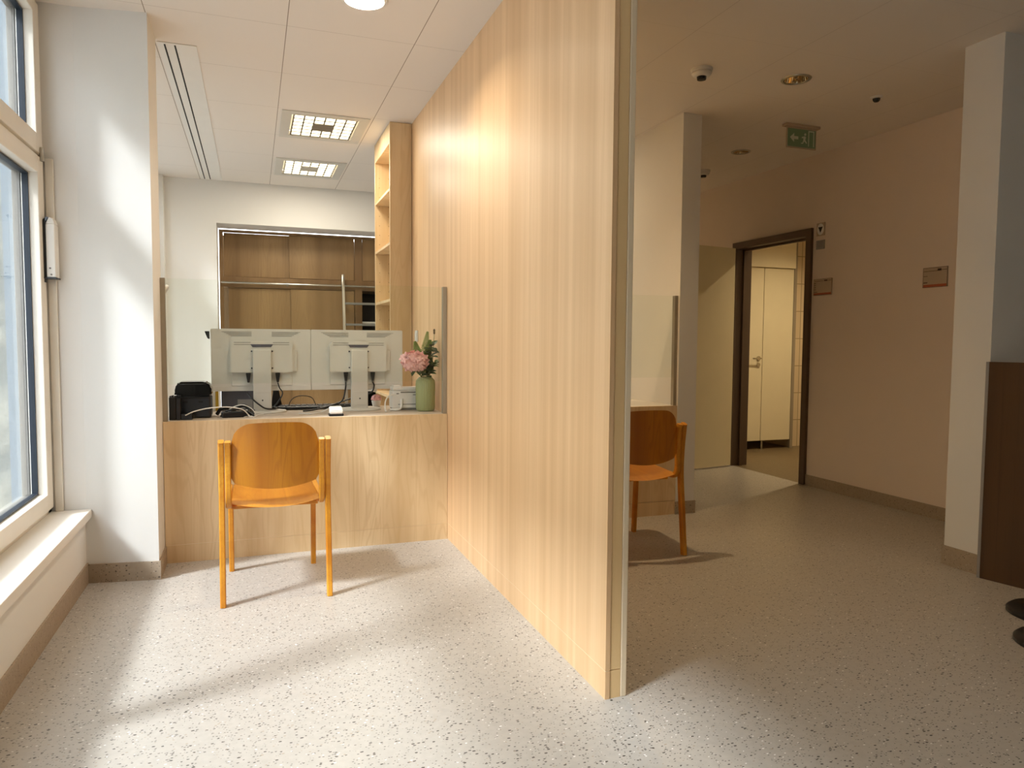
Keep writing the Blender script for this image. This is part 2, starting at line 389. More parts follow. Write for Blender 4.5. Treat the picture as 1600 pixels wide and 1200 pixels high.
struct('wall_front', box(B(), -1.0, 6.2, -2.6, -2.5, 0, H), 'wall', 'wall behind the viewer')
struct('wall_side', box(B(), 6.1, 6.2, -2.5, 2.515, 0, H), 'wall', 'far side wall of the waiting area')
# partition: oak face, oak end band, white board on the far side
pt = thing('wall_partition', 'oak laminate partition wall between the two counters', 'wall', (1.05, 2.01, 0), kind='structure')
def L_(x0, x1, y0, y1, z0, z1, bev=0): return box(B(), x0-1.05, x1-1.05, y0-2.01, y1-2.01, z0, z1, bev)
obj('oak_face', L_(1.05, 1.066, 2.01, 5.64, .094, H), 'oak', pt)
obj('plinth', L_(1.050, 1.066, 2.01, 5.64, 0, .0915), 'oak', pt)
obj('joint_strip', L_(1.051, 1.066, 2.011, 5.64, .0915, .094), 'edgewhite', pt)
obj('oak_end', L_(1.068, 1.105, 2.013, 2.05, 0.094, H), 'oakend', pt)
obj('end_plinth', L_(1.068, 1.105, 2.013, 2.05, 0, .0915), 'oakend', pt)
obj('core', L_(1.066, 1.110, 2.02, 5.64, 0, H), 'wall', pt)
tag(obj('white_board', L_(1.107, 1.127, 2.011, 5.64, 0, H, .002), 'edgewhite', pt), 'white painted edge board')

# WC room behind the doorway
struct('wall_washroom', box(B(), 4.355, 6.7, 4.0, 4.1, 0, H), 'wall', 'near wall of the washroom')
struct('wall_washroom', box(B(), 4.355, 6.7, 7.0, 7.1, 0, H), 'tile', 'tiled rear wall of the washroom')
struct('wall_washroom', box(B(), 6.4, 6.5, 4.1, 7.0, 0, H), 'tile', 'side wall of the washroom')
struct('wall_washroom', box(B(), 5.575, 6.4, 6.42, 7.0, 0, H), 'tile', 'beige tiled wall corner right of the cubicle')

# ------------------------------------------------------------------ windows
def window(name, label, y0, y1, mull, sill):
    w = thing(name, label, 'window', (-.9, y0, .35), kind='structure')
    def lb(bm, x0, x1, ya, yb, z0, z1, bev=0): return box(bm, x0+.9, x1+.9, ya-y0, yb-y0, z0-.35, z1-.35, bev)
    ys = [y0]+mull+[y1]
    f = B()
    lb(f, -.985, -.885, y0, y0+.05, .345, 2.636); lb(f, -.985, -.885, y1-.05, y1, .345, 2.636)
    lb(f, -.985, -.885, y0, y1, .345, .39); lb(f, -.985, -.885, y0, y1, 2.60, 2.636); lb(f, -.985, -.885, y0, y1, 1.925, 1.975)
    for m in mull: lb(f, -.96, -.90, m-.014, m+.014, .345, 2.636)
    obj('window_frame', f, 'pvc', w)
    for a, b in zip(ys, ys[1:]):
        a2 = a+(.015 if a in mull else .038); b2 = b-(.015 if b in mull else .038)
        for z0, z1, gz0, gz1 in ((.375, 1.945, .455, 1.865), (1.955, 2.612, 2.04, 2.55)):
            s = B()
            fa, fb = a2+(.022 if a in mull else .07), b2-(.022 if b in mull else .085)
            for q in ((a2, fa, z0, z1), (fb, b2, z0, z1), (fa, fb, z0, gz0), (fa, fb, gz1, z1)):
                lb(s, -.934, -.868, q[0], q[1], q[2]+.003, q[3]-.003, .003)
            so = obj('sash', s, 'pvc', w); s = B()
            for q in ((a2, fa, z0, z1), (fb, b2, z0, z1), (fa, fb, z0, gz0), (fa, fb, gz1, z1)): lb(s, -.968, -.935, q[0], q[1], q[2]+.003, q[3]-.003, .003)
            obj('outer_profile', s, 'outer', so)
            g = B(); t = .007
            for q in ((fa, fa+t, gz0, gz1), (fb-t, fb, gz0, gz1), (fa, fb, gz0, gz0+t), (fa, fb, gz1-t, gz1)):
                lb(g, -.928, -.905, *q)
            obj('gasket', g, 'gasket', so)
            p = lb(B(), -.925, -.920, fa+.004, fb-.004, gz0+.004, gz1-.004); obj('glass', p, 'sky_glass', so)
            if z0 < 1:
                hh = lathe(B(), [(.010, 0), (.010, .05), (.007, .06)], 12, (-.862+.9, b2-.04-y0, 1.925-.35)); obj('hinge', hh, 'alu', so, 40)
    if sill:
        s = B(); lb(s, -.89, -.722, y0, y1-.004, .312, .352, .003); obj('window_sill', s, 'silt', w)
    return w
window('window_1', 'tall cream framed window beside the white pier', -.3, 3.80, [.62, 2.18], True)
window('window_2', 'window of the reception office behind the pier', 4.2, 7.3, [5.75], True)

# outside
struct('wall_exterior', box(B(), -1.04, -.952, 3.80, 4.19, -.2, 3.4), 'blue', 'pale blue rendered window reveal outside')
struct('wall_exterior', box(B(), -1.7, -1.041, 3.90, 4.19, -.2, 3.6), 'stone', 'rough stone pilaster outside the window')
struct('wall_exterior', box(B(), -9, -8.5, -12, 40, -.2, 7), 'stone', 'stone facade across the street')
struct('ground_outside', box(B(), -8.5, -1.0, -12, 40, -.3, -.15), 'carpet', 'street paving outside')

# ------------------------------------------------------------------ doorway and door
dr = thing('door_1', 'open cream washroom door in dark brown frame', 'door', (4.22, 5.60, 0), kind='structure')
def D(bm, x0, x1, y0, y1, z0, z1, bev=0): return box(bm, x0-4.22, x1-4.22, y0-5.60, y1-5.60, z0, z1, bev)
f = B()
for y0, y1 in ((4.635, 4.695), (5.575, 5.635)): D(f, 4.195, 4.37, y0, y1, 0, 2.068, .003)
D(f, 4.195, 4.37, 4.69, 5.58, 2.008, 2.068, .003)
D(f, 4.27, 4.30, 5.555, 5.577, 0, 2.01); D(f, 4.27, 4.30, 4.693, 4.715, 0, 2.01); D(f, 4.27, 4.30, 4.70, 5.57, 1.99, 2.01)
obj('door_frame', f, 'bronze', dr)
lf = B(); t = B(); box(t, -.93, -.012, -.038, 0, .012, 2.012, .002); merge(lf, t, Matrix.Rotation(R(9), 4, 'Z'))
lo = obj('door_leaf', lf, 'door', dr); lo.location = (-.045, -.01, 0)
lp = B()
for sgn in (1, -1):
    y = .006 if sgn > 0 else -.044
    lathe(t := B(), [(.026, 0), (.026, .008)], 20); merge(lp, t, Matrix.Translation((-.86, y-.004*sgn, 1.03)) @ Matrix.Rotation(R(-90*sgn), 4, 'X'))
    sweep(t := B(), [(-.86, y, 1.03), (-.86, y+.05*sgn, 1.03), (-.85, y+.058*sgn, 1.03), (-.74, y+.058*sgn, 1.03)], .009, seg=8); merge(lp, t)
ho = obj('door_handle', lp, 'steel', lo, 40); ho.rotation_euler = (0, 0, R(9))
for z in (.25, 1.0, 1.8):
    h = lathe(B(), [(.009, z-.05), (.009, z+.05)], 12, (-.03, .0, 0)); obj('hinge', h, 'black', dr, 40)

# cubicle
cu = thing('washroom_cubicle', 'cream panelled toilet cubicle seen through the open doorway', 'cubicle', (5.145, 6.35, 0))
def Q(x0, x1, y0, y1, z0, z1, bev=0): return box(B(), x0-5.145, x1-5.145, y0-6.35, y1-6.35, z0, z1, bev)
d1 = obj('door', Q(4.47, 5.142, 6.35, 6.38, .095, 1.95, .002), 'stall', cu)
hd = B(); lathe(t := B(), [(.024, 0), (.024, .01)], 20); merge(hd, t, Matrix.Translation((-.055, -.001, .985)) @ Matrix.Rotation(R(90), 4, 'X'))
lathe(t := B(), [(.022, 0), (.022, .012)], 20); merge(hd, t, Matrix.Translation((-.055, -.001, .915)) @ Matrix.Rotation(R(90), 4, 'X'))
sweep(t := B(), [(-.055, 0, .985), (-.055, -.05, .985), (-.065, -.055, .985), (-.165, -.055, .985)], .008, seg=8); merge(hd, t)
obj('door_handle', hd, 'steel', d1, 40)
obj('side_panel', Q(5.148, 5.535, 6.35, 6.38, .095, 1.95, .002), 'stall', cu)
obj('upper_panel', Q(4.47, 5.54, 6.33, 6.37, 1.955, 2.285, .002), 'stall', cu)
obj('corner_post', Q(5.537, 5.573, 6.345, 6.385, 0, 2.30), 'channel', cu)
ft = B(); lathe(ft, [(.035, 0), (.035, .006), (.011, .008), (.011, .095)], 20, (.03, .015, 0)); obj('foot', ft, 'steel', cu, 40)

# ------------------------------------------------------------------ reception counter
rc = thing('reception_counter', 'light oak reception counter between the white pier and partition', 'counter', (.3, 4.0, 0))
def K(x0, x1, y0, y1, z0, z1, bev=0): return box(B(), x0-.3, x1-.3, y0-4.0, y1-4.0, z0, z1, bev)
obj('front_panel', K(-.435, 1.048, 4.0, 4.02, .094, .7295), 'oakh', rc)
obj('plinth', K(-.435, 1.048, 4.0, 4.02, 0, .0915), 'oakh', rc)
obj('joint_strip', K(-.435, 1.048, 4.001, 4.02, .0915, .094), 'edgewhite', rc)
obj('worktop', K(-.435, 1.048, 4.0205, 4.62, .7165, .73, .001), 'worktop', rc)
def screen(name, label, x0, x1, y, ztop, loc):
    g = thing(name, label, 'glass screen', loc)
    def q(a, b, c, d, e, f_): return box(B(), a-loc[0], b-loc[0], c-loc[1], d-loc[1], e-loc[2], f_-loc[2])
    obj('glass_pane', q(x0+.012, x1-.012, y, y+.008, .918, ztop), 'screen_glass', g)
    for xa, xb in ((x0, x0+.022), (x1-.022, x1)):
        obj('side_channel', q(xa, xb, y-.012, y+.02, .7305, ztop+.002), 'channel', g)
    return g
screen('glass_screen', 'clear glass screen standing over the reception counter', -.437, 1.048, 4.03, 1.455, (.3, 4.03, .7305))
rc2 = thing('reception_counter', 'shaded oak counter behind the right-hand chair', 'counter', (1.9, 4.1, 0))
def K2(x0, x1, y0, y1, z0, z1, bev=0): return box(B(), x0-1.9, x1-1.9, y0-4.1, y1-4.1, z0, z1, bev)
obj('front_panel', K2(1.129, 2.648, 4.105, 4.125, .094, .7295), 'oakh', rc2)
obj('plinth', K2(1.129, 2.648, 4.105, 4.125, 0, .0915), 'oakh', rc2)
obj('worktop', K2(1.129, 2.648, 4.1255, 4.80, .7005, .73, .001), 'silt', rc2)
screen('glass_screen', 'clear glass screen over the shaded second counter', 1.129, 2.648, 4.13, 1.455, (1.9, 4.13, .7305))

# ------------------------------------------------------------------ chairs
def make_chair(label, group):
    c = thing('wooden_chair', label, 'chair', (0, 0, 0), 0, group)
    for s in (-1, 1):
        pts = smooth_pts([(s*.223, -.25, 0), (s*.223, -.228, .2), (s*.223, -.203, .42), (s*.223, -.205, .56), (s*.223, -.222, .69), (s*.223, -.228, .714)], 5)
        obj('rear_leg', sweep(B(), pts, .024, .036, sq=True, side=(1, 0, 0)), 'chair', c, 40)
        pts = smooth_pts([(s*.196, .262, 0), (s*.196, .25, .2), (s*.196, .238, .37), (s*.196, .215, .42), (s*.196, .17, .437)], 5)
        obj('front_leg', sweep(B(), pts, .024, .032, sq=True, side=(1, 0, 0)), 'chair', c, 40)
        pts = smooth_pts([(s*.196, .17, .437), (s*.196, 0, .43), (s*.196, -.15, .424), (s*.196, -.195, .437), (s*.196, -.213, .48), (s*.196, -.212, .58), (s*.196, -.222, .68), (s*.196, -.228, .712)], 5)
        obj('side_rail', sweep(B(), pts, .024, .03, sq=True, side=(1, 0, 0)), 'chair', c, 40)
    # seat: dished ply with a rolled front edge
    t = B(); nx, ny = 16, 18; top = []; hw = .184
    for j in range(ny+1):
        v = j/ny; y = -.205 + v*.455; row = []
        for i in range(nx+1):
            u = i/nx*2-1
            w = hw*(1 - .02*v); z = .447 - .020*(1-u*u)*(1-v*.5) + (-.018*max(0, (v-.85)/.15)**2) - .012*max(0, (.12-v)/.12)
            yy = y - .022*(1-u*u)*max(0, 1-v*4)
            row.append(t.verts.new((u*w, yy, z)))
        top.append(row)
    for j in range(ny):
        for i in range(nx): t.faces.new((top[j][i], top[j][i+1], top[j+1][i+1], top[j+1][i]))
    bmesh.ops.solidify(t, geom=t.faces[:], thickness=.012)
    bmesh.ops.recalc_face_normals(t, faces=t.faces)
    obj('seat', t, 'chair', c, 50)
    # curved back with rounded upper corners
    t = B(); cols = []; n = 28; hw = .184
    z0, z1, r = .512, .792, .085
    for i in range(n+1):
        u = i/n*2-1; x = u*hw; d = hw-abs(x)
        zt = z1 - (r - math.sqrt(max(0, r*r-(r-d)**2)) if d < r else 0) - .012*u*u
        zb = z0 - .012 + .030*u*u + ((.02 - math.sqrt(max(0, .02**2-(.02-d)**2))) if d < .02 else 0)
        col = []
        for j in range(11):
            v = j/10; z = zb+(zt-zb)*v
            y = -.212 - .034*(1-u*u) - .05*(z-.51)*.6
            col.append(t.verts.new((x, y, z)))
        cols.append(col)
    for i in range(n):
        for j in range(10): t.faces.new((cols[i][j], cols[i+1][j], cols[i+1][j+1], cols[i][j+1]))
    bmesh.ops.solidify(t, geom=t.faces[:], thickness=.012)
    bmesh.ops.recalc_face_normals(t, faces=t.faces)
    obj('backrest', t, 'chairv', c, 50)
    for y, z in ((.12, .416), (-.12, .405)): obj('cross_rail', sweep(B(), [(-.185, y, z), (.185, y, z)], .03, .018, sq=True, side=(0, 1, 0)), 'chair', c)
    return c
ch = make_chair('honey coloured bentwood chair in sunlight before the reception counter', 'bentwood chairs at the counters')
ch.location = (.085, 3.515, 0); ch.rotation_euler = (0, 0, R(.6))
dup(ch, (1.962, 3.54, 0), R(-1), 'honey bentwood chair in shade, half hidden behind the partition', 'bentwood chairs at the counters')

# ------------------------------------------------------------------ tall shelf against the partition
sh = thing('tall_bookcase', 'narrow ceiling-high oak shelf unit beyond the counter', 'shelf unit', (.897, 4.98, 0))
def T(x0, x1, y0, y1, z0, z1, bev=0): return box(B(), x0-.897, x1-.897, y0-4.98, y1-4.98, z0, z1, bev)
obj('side_panel', T(.897, 1.047, 4.98, 5.0, 0, H-.003), 'oakh', sh)
obj('side_panel', T(.897, 1.047, 5.615, 5.635, 0, H-.003), 'oakh', sh)
obj('top_fascia', T(.899, .917, 5.001, 5.614, 2.50, H-.003), 'oakh', sh)
obj('back_panel', T(1.036, 1.047, 5.001, 5.614, 0, H-.003), 'oakh', sh)
obj('top_panel', T(.918, 1.035, 5.001, 5.614, 2.502, 2.52), 'oakh', sh)
for z in (.10, .46, .75, 1.08, 1.43, 1.82, 2.19):
    obj('shelf', T(.899, 1.035, 5.001, 5.614, z-.009, z+.009), 'oakh', sh)
hb = B()
for k in range(30):
    for x in (.93, 1.0): lathe(hb, [(.0025, 0), (.0025, .001)], 6, (0, 0, 0)) if False else box(hb, x-.897-.002, x-.897+.002, 5.6142-4.98-.0006, 5.6142-4.98, .3+k*.072, .304+k*.072)
tag(obj('peg_holes', hb, 'dark', sh), kind='stuff')

# ------------------------------------------------------------------ cupboards in the recess
cb = thing('cupboard_wall', 'oak sliding-door cupboards filling the rear recess', 'cupboard', (-.3, 7.76, 0))
def U(bm, x0, x1, y0, y1, z0, z1, bev=0): return box(bm, x0+.3, x1+.3, y0-7.76, y1-7.76, z0, z1, bev)
f = B()
U(f, -.305, -.268, 7.76, 7.80, 0, 2.24); U(f, -.268, 2.29, 7.76, 7.80, 1.672, 1.775); U(f, 1.022, 1.098, 7.757, 7.7995, .001, 2.239); U(f, 1.022, 1.04, 7.80, 8.2, 0, 1.67)
U(f, -.268, 2.29, 7.76, 7.80, 2.215, 2.24); U(f, -.305, 2.29, 8.2, 8.22, 0, 2.24); U(f, -.268, 2.29, 7.80, 8.2, 1.70, 1.72); U(f, 1.5, 1.55, 7.76, 8.2, 0, 1.67); U(f, -.268, 2.29, 7.76, 7.8, 0, .08)
obj('carcass', f, 'cabf', cb)
for x0, x1, z0, z1, dy in ((-.262, .370, 1.78, 2.212, .02), (.362, 1.016, 1.78, 2.212, 0), (1.102, 1.75, 1.78, 2.212, 0), (1.754, 2.28, 1.78, 2.212, .02),
                           (-.225, .382, .085, 1.667, .02), (.374, 1.016, .085, 1.667, 0)):
    obj('sliding_door', U(B(), x0, x1, 7.766+dy, 7.784+dy, z0, z1, .001), 'cab', cb)
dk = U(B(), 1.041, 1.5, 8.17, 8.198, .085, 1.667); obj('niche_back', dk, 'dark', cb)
s = B(); U(s, 1.10, 1.5, 7.80, 8.16, 1.33, 1.348); U(s, 1.10, 1.5, 7.80, 8.16, 1.0, 1.018); U(s, 1.10, 1.5, 7.80, 8.16, .6, .618); obj('niche_shelf', s, 'white', cb)
U(s2 := B(), 1.30, 1.5, 7.80, 8.16, .65, 1.65)
s2.free()
lr = thing('ladder_rail', 'steel ladder rail running across the cupboards', 'rail', (-.3, 7.72, 1.715))
r = B(); sweep(r, [(.01, 0, 0), (2.55, 0, 0)], .010, seg=12); obj('rail_tube', r, 'steel', lr, 40)
for x in (.64, 1.19, 1.9):
    b_ = B(); sweep(b_, [(x, 0, 0), (x, .04, 0)], .009, seg=10); lathe(t := B(), [(.018, 0), (.018, .006)], 16); merge(b_, t, Matrix.Translation((x, .04, 0)) @ Matrix.Rotation(R(90), 4, 'X')); obj('bracket', b_, 'steel', lr, 40)
ld = thing('library_ladder', 'slim metal ladder hooked on the cupboard rail', 'ladder', (1.08, 7.45, 0))
for x in (-.19, .19):
    obj('stile', sweep(B(), smooth_pts([(x, -.10, 0), (x, .2, 1.68), (x, .235, 1.745), (x, .262, 1.762), (x, .285, 1.74)], 5), .028, .016, sq=True, side=(1, 0, 0)), 'alu', ld, 40)
for k in range(7):
    z = .22+k*.218; y = -.10+.3*z/1.68
    obj('rung', box(B(), -.178, .178, y-.03, y+.03, z-.011, z+.011, .002), 'mond', ld)

# ------------------------------------------------------------------ monitors
def monitor(label, loc, rz):
    m = thing('computer_monitor', label, 'monitor', loc, rz, 'monitors on the counter')
    hw, z0, z1 = .2735, .122, .480
    sc = B()
    # shell: thin edge, back face towards -Y
    t = B(); prism(t, [(-hw, z0), (hw, z0), (hw, z1), (-hw, z1)], 0, .022, 'y', .003); merge(sc, t)
    obj('shell', sc, 'mon', m)
    obj('lower_bezel', box(B(), -hw+.001, hw-.001, -.0035, .02, z0+.001, z0+.030, .001), 'mon', m)
    sp = B(); box(sp, -hw+.008, hw-.008, .0222, .0232, z0+.01, z1-.008); obj('screen', sp, 'gloss', m)
    # raised block with sloping shoulders
    bk = B(); t = B(); prism(t, [(-.170, .228), (.170, .228), (.170, .385), (.155, .412), (-.155, .412), (-.170, .385)], -.040, 0, 'y', .004); merge(bk, t)
    box(bk, .165, .192, -.020, 0, .235, .36, .003)
    obj('rear_housing', bk, 'mon', m)
    ct = B(); box(ct, -.165, .165, -.008, 0, z0+.03, .23, .003); obj('cable_cover', ct, 'mon', m)
    for s in (-1, 1):
        v = B()
        for k in range(5):
            z = .437+k*.006
            box(v, min(s*(.055), s*(.215-.012*(4-k))), max(s*(.055), s*(.215-.012*(4-k))), -.0012, .001, z, z+.003)
        box(v, min(s*.06, s*.15), max(s*.06, s*.15), -.0412, -.039, .388, .392)
        box(v, min(s*.06, s*.15), max(s*.06, s*.15), -.0412, -.039, .400, .404)
        obj('vent_grille', v, 'vent', m)
    hs = B(); prism(hs, [(-.062, .392), (.062, .392), (.050, .375), (-.050, .375)], -.0425, -.030, 'y'); obj('grip_slot', hs, 'dgrey', m)
    st = B(); box(st, -.049, .049, -.075, -.040, .012, .362, .004); obj('stand_column', st, 'mon', m)
    pl = B(); box(pl, -.040, .040, -.077, -.073, .03, .115, .001); obj('column_cover', pl, 'mon', m)
    for x, y, z in ((-.056, -.040, .255), (.056, -.040, .255), (-.056, -.040, .352), (.056, -.040, .352), (0, -.0765, .072)):
        q = B(); merge(q, lathe(B(), [(.0045, 0), (.0045, .003)], 10), Matrix.Translation((x, y, z)) @ Matrix.Rotation(R(90), 4, 'X')); obj('screw', q, 'black', m)
    ba = B(); lathe(ba, [(.132, 0), (.134, .004), (.130, .010), (.07, .014), (0, .015)], 48, (0, -.03, 0), sy=.8); obj('stand_base', ba, 'mon', m, 40)
    for x in (-.075, .085):
        pg = B(); prism(pg, [(x-.014, .228), (x+.014, .228), (x+.006, .172), (x-.006, .172)], -.035, -.018, 'y', .002); obj('cable_plug', pg, 'black', m)
    return m
m1 = monitor('left of the two grey monitors, seen from behind, nearer the label printer', (.048, 4.41, .7305), R(-.5))
m2 = dup(m1, (.596, 4.41, .7305), R(.4), 'right of the two grey monitors, seen from behind, nearer the flowers', 'monitors on the counter')
cam_ = thing('webcam', 'small black device clipped on the left monitor edge', 'webcam', (-.245, 4.415, 1.165))
obj('housing', prism(B(), [(-.012, .03), (.014, .03), (.014, -.015), (.004, -.012)], -.012, .015, 'y', .002), 'black', cam_)
def cable(name, label, pts, r, mat, cat='cable'):
    o = obj(name, sweep(B(), smooth_pts(pts, 8), r, seg=8), mat, None, 60); tag(o, label, cat, None); return o
cable('monitor_cable', 'black cable hanging from the left monitor to the desk', [(.133, 4.385, .900), (.142, 4.375, .87), (.158, 4.37, .84), (.140, 4.37, .80), (.115, 4.40, .765), (.108, 4.46, .753)], .0035, 'black')
cable('power_cable', 'black cable sloping down across the left monitor column', [(-.035, 4.37, .845), (-.01, 4.32, .815), (.03, 4.30, .780), (.065, 4.31, .757), (.115, 4.36, .750), (.13, 4.45, .752)], .0045, 'black')
cable('monitor_cable', 'black cable dropping left of the right monitor column', [(.521, 4.385, .900), (.517, 4.37, .86), (.500, 4.38, .79), (.455, 4.43, .755), (.40, 4.47, .752)], .0045, 'black')
cable('power_cable', 'black cable crossing from the right monitor column to the bundle', [(.681, 4.385, .900), (.690, 4.39, .87), (.675, 4.42, .83), (.60, 4.425, .81), (.52, 4.42, .785), (.43, 4.40, .758), (.33, 4.36, .738), (.27, 4.33, .736)], .0045, 'black')
cable('loose_cable', 'thin black cable arching above the desk between the monitors', [(.19, 4.50, .735), (.215, 4.51, .79), (.265, 4.51, .812), (.33, 4.51, .80), (.355, 4.50, .755)], .0025, 'black')
cable('white_cable', 'white cable curving from the label printer along the desk', [(-.335, 4.055, .755), (-.29, 4.055, .775), (-.22, 4.075, .788), (-.13, 4.09, .790), (-.06, 4.10, .775), (-.03, 4.12, .745), (-.02, 4.11, .734), (-.005, 4.09, .734)], .003, 'white')
cable('white_cable', 'thin white cable lying in loops before the left monitor base', [(-.05, 4.09, .734), (-.03, 4.13, .734), (.0, 4.10, .734), (.02, 4.16, .738), (.05, 4.20, .738)], .0022, 'white')
cable('white_cable', 'thin white cable rising to the card reader from the bundle', [(.24, 4.22, .733), (.30, 4.19, .733), (.36, 4.22, .738), (.405, 4.20, .760), (.425, 4.13, .765), (.428, 4.10, .770)], .0025, 'white')
cable('white_cable', 'white cable looping down from the small white printer', [(.79, 4.262, .83), (.755, 4.25, .82), (.73, 4.22, .79), (.725, 4.20, .745), (.73, 4.19, .7345)], .004, 'white')
cable('cable_bundle', 'thick black cable bundle lying along the desk edge', [(-.03, 4.26, .742), (.02, 4.40, .745), (.08, 4.46, .745), (.20, 4.46, .743), (.34, 4.46, .743), (.46, 4.46, .743)], .011, 'black')
cable('white_cable', 'second white cable looping over the black tangle', [(-.14, 4.16, .736), (-.12, 4.15, .775), (-.06, 4.15, .795), (-.01, 4.16, .770), (.01, 4.15, .738)], .0028, 'white')
cable('loose_cable', 'black cable looping above the power adapter', [(-.17, 4.14, .736), (-.13, 4.13, .768), (-.08, 4.13, .772), (-.03, 4.14, .758), (.0, 4.12, .736)], .0045, 'black')
cable('cable_bundle', 'tangled black cables heaped beside the label printer', [(-.19, 4.22, .742), (-.16, 4.20, .776), (-.10, 4.22, .762), (-.13, 4.25, .745), (-.06, 4.23, .785), (-.02, 4.21, .760), (-.05, 4.19, .742), (.0, 4.20, .742)], .010, 'black')
pa = thing('power_adapter', 'black power adapter lying between printer and left monitor', 'power adapter', (-.10, 4.145, .7305), R(8))
obj('body', box(B(), -.065, .065, -.028, .028, .0, .03, .006), 'black', pa)
obj('plug', box(B(), .066, .085, -.01, .01, .008, .022, .003), 'black', pa)
bar = thing('keyboard', 'long black keyboard edge at the back of the desk', 'keyboard', (.37, 4.53, .7305))
obj('body', box(B(), -.24, .24, -.05, .05, 0, .02, .004), 'black', bar)
k = B()
for i in range(14):
    for j in range(4): box(k, -.225+i*.032, -.198+i*.032, -.042+j*.021, -.024+j*.021, .0205, .026, .001)
obj('keys', k, 'black', bar)
# small black cone-like speaker near the column
sp = thing('desk_speaker', 'small black triangular stand beside the left monitor column', 'speaker', (.13, 4.56, .7305))
obj('body', prism(B(), [(-.035, 0), (.035, 0), (.012, .12), (-.018, .125)], -.02, .02, 'y', .004), 'black', sp)
# dark grey case behind, papers
pc = thing('computer_case', 'dark grey case with a lighter patch under the left monitor', 'computer', (-.09, 4.9, .73))
pc.location = (-.09, 4.555, .7305)
obj('body', box(B(), -.090, .088, -.03, .03, 0, .118, .003), 'dgrey', pc)
obj('label_patch', box(B(), .0, .085, -.0315, -.030, .01, .065), 'grey', pc)
fd = thing('yellow_folder', 'yellow edged folder standing under the left monitor', 'folder', (-.205, 4.56, .7305))
obj('cover', box(B(), -.006, .010, -.03, .03, 0, .115), 'yellow', fd); obj('pages', box(B(), -.058, -.007, -.028, .028, 0, .112), 'white', fd)

# ------------------------------------------------------------------ label printer and tray
lp = thing('label_printer', 'glossy black label printer at the left end of the counter', 'printer', (-.306, 4.19, .7305))
obj('body', box(B(), -.092, .092, -.05, .09, 0, .115, .010), 'black', lp)
t = B(); prism(t, [(-.086, .116), (.092, .116), (.096, .140), (.092, .166), (.074, .188), (.060, .193), (-.066, .193), (-.078, .180), (-.088, .140)], -.046, .086, 'y', .009); obj('lid', t, 'gloss', lp, 40)
s = B(); box(s, -.089, .089, -.0515, -.049, .104, .110); obj('seam', s, 'dark', lp)
for x in (-.045, .03): obj('latch', box(B(), x, x+.022, -.0525, -.049, .082, .092), 'dark', lp)
tr = thing('pen_tray', 'matt black ridged block before the label printer', 'tray', (-.365, 4.06, .7305))
tr.location = (-.380, 4.095, .7305)
t = B(); box(t, -.032, .0, -.03, .035, 0, .118, .003); box(t, .001, .022, -.03, .035, 0, .112, .003); obj('body', t, 'black', tr)
obj('lower_step', box(B(), .0225, .078, -.03, .03, 0, .032, .003), 'black', tr)
t = B()
for k in range(5): box(t, -.030+k*.011, -.023+k*.011, -.02, .02, .119, .124+.003*(k % 2))
obj('ridges', t, 'black', tr)

# card terminal
ct = thing('card_reader', 'white and black card reader on the counter front edge', 'card reader', (.428, 4.070, .7305))
obj('base', box(B(), -.040, .040, -.03, .03, 0, .012, .004), 'black', ct)
t = B(); prism(t, [(-.03, .012), (.03, .012), (.03, .052), (-.018, .040), (-.03, .030)], -.035, .035, 'x', .004); obj('body', t, 'white', ct)
# white printer
wp = thing('small_printer', 'small white printer between right monitor and green vase', 'printer', (.865, 4.325, .7305))
obj('body', box(B(), -.085, .095, -.05, .058, .012, .118, .005), 'white', wp)
obj('lid', box(B(), -.080, .093, -.045, .055, .119, .138, .005), 'white', wp)
obj('hood', box(B(), -.075, -.03, -.03, .04, .137, .150, .004), 'white', wp)
t = B(); box(t, -.035, .085, -.0515, -.0495, .105, .112); box(t, -.06, -.045, -.0515, -.0495, .098, .104); box(t, .04, .085, -.0515, -.0495, .09, .095); box(t, -.05, .09, -.0515, -.0495, .034, .038); obj('slots', t, 'mond', wp)
t = B(); box(t, -.08, .09, -.045, .05, 0, .011, .002); obj('base', t, 'mond', wp)
sweep(t := B(), smooth_pts([(-.10, -.06, .006), (-.06, -.075, .008), (-.035, -.065, .02), (-.03, -.058, .07)], 5), .008, seg=8); obj('cable_arm', t, 'white', wp, 50)

# ------------------------------------------------------------------ vase with flowers
VX, VY, VZ = .968, 4.215, .7305
va = thing('vase', 'sage green ribbed vase at the right end of the counter', 'vase', (VX, VY, VZ))
body = lathe(B(), [(.0, .0), (.046, 0), (.052, .006), (.056, .02), (.057, .16), (.055, .180), (.046, .193), (.040, .197)], 144, flute=.022, nfl=36)
obj('body', body, 'green', va, 60)
rim = lathe(B(), [(.040, .194), (.0415, .200), (.037, .203), (.034, .198), (.034, .05), (0, .05)], 40); obj('rim', rim, 'green', va, 60)
def petal(bm, c, n, u, s):
    n = n.normalized(); u = (u - n*u.dot(n)).normalized(); v = n.cross(u)
    vs_ = [c, c+u*s*.5+v*s*.42+n*s*.12, c+u*s+n*s*.22+v*s*.12, c+u*s+n*s*.2-v*s*.14, c+u*s*.5-v*s*.42+n*s*.12]
    bm.faces.new([bm.verts.new(p) for p in vs_])
fl = thing('hydrangea', 'pink hydrangea head leaning left out of the green vase', 'flower', (VX-.068, VY-.02, VZ+.297))
head = B(); rnd = random.Random(3)
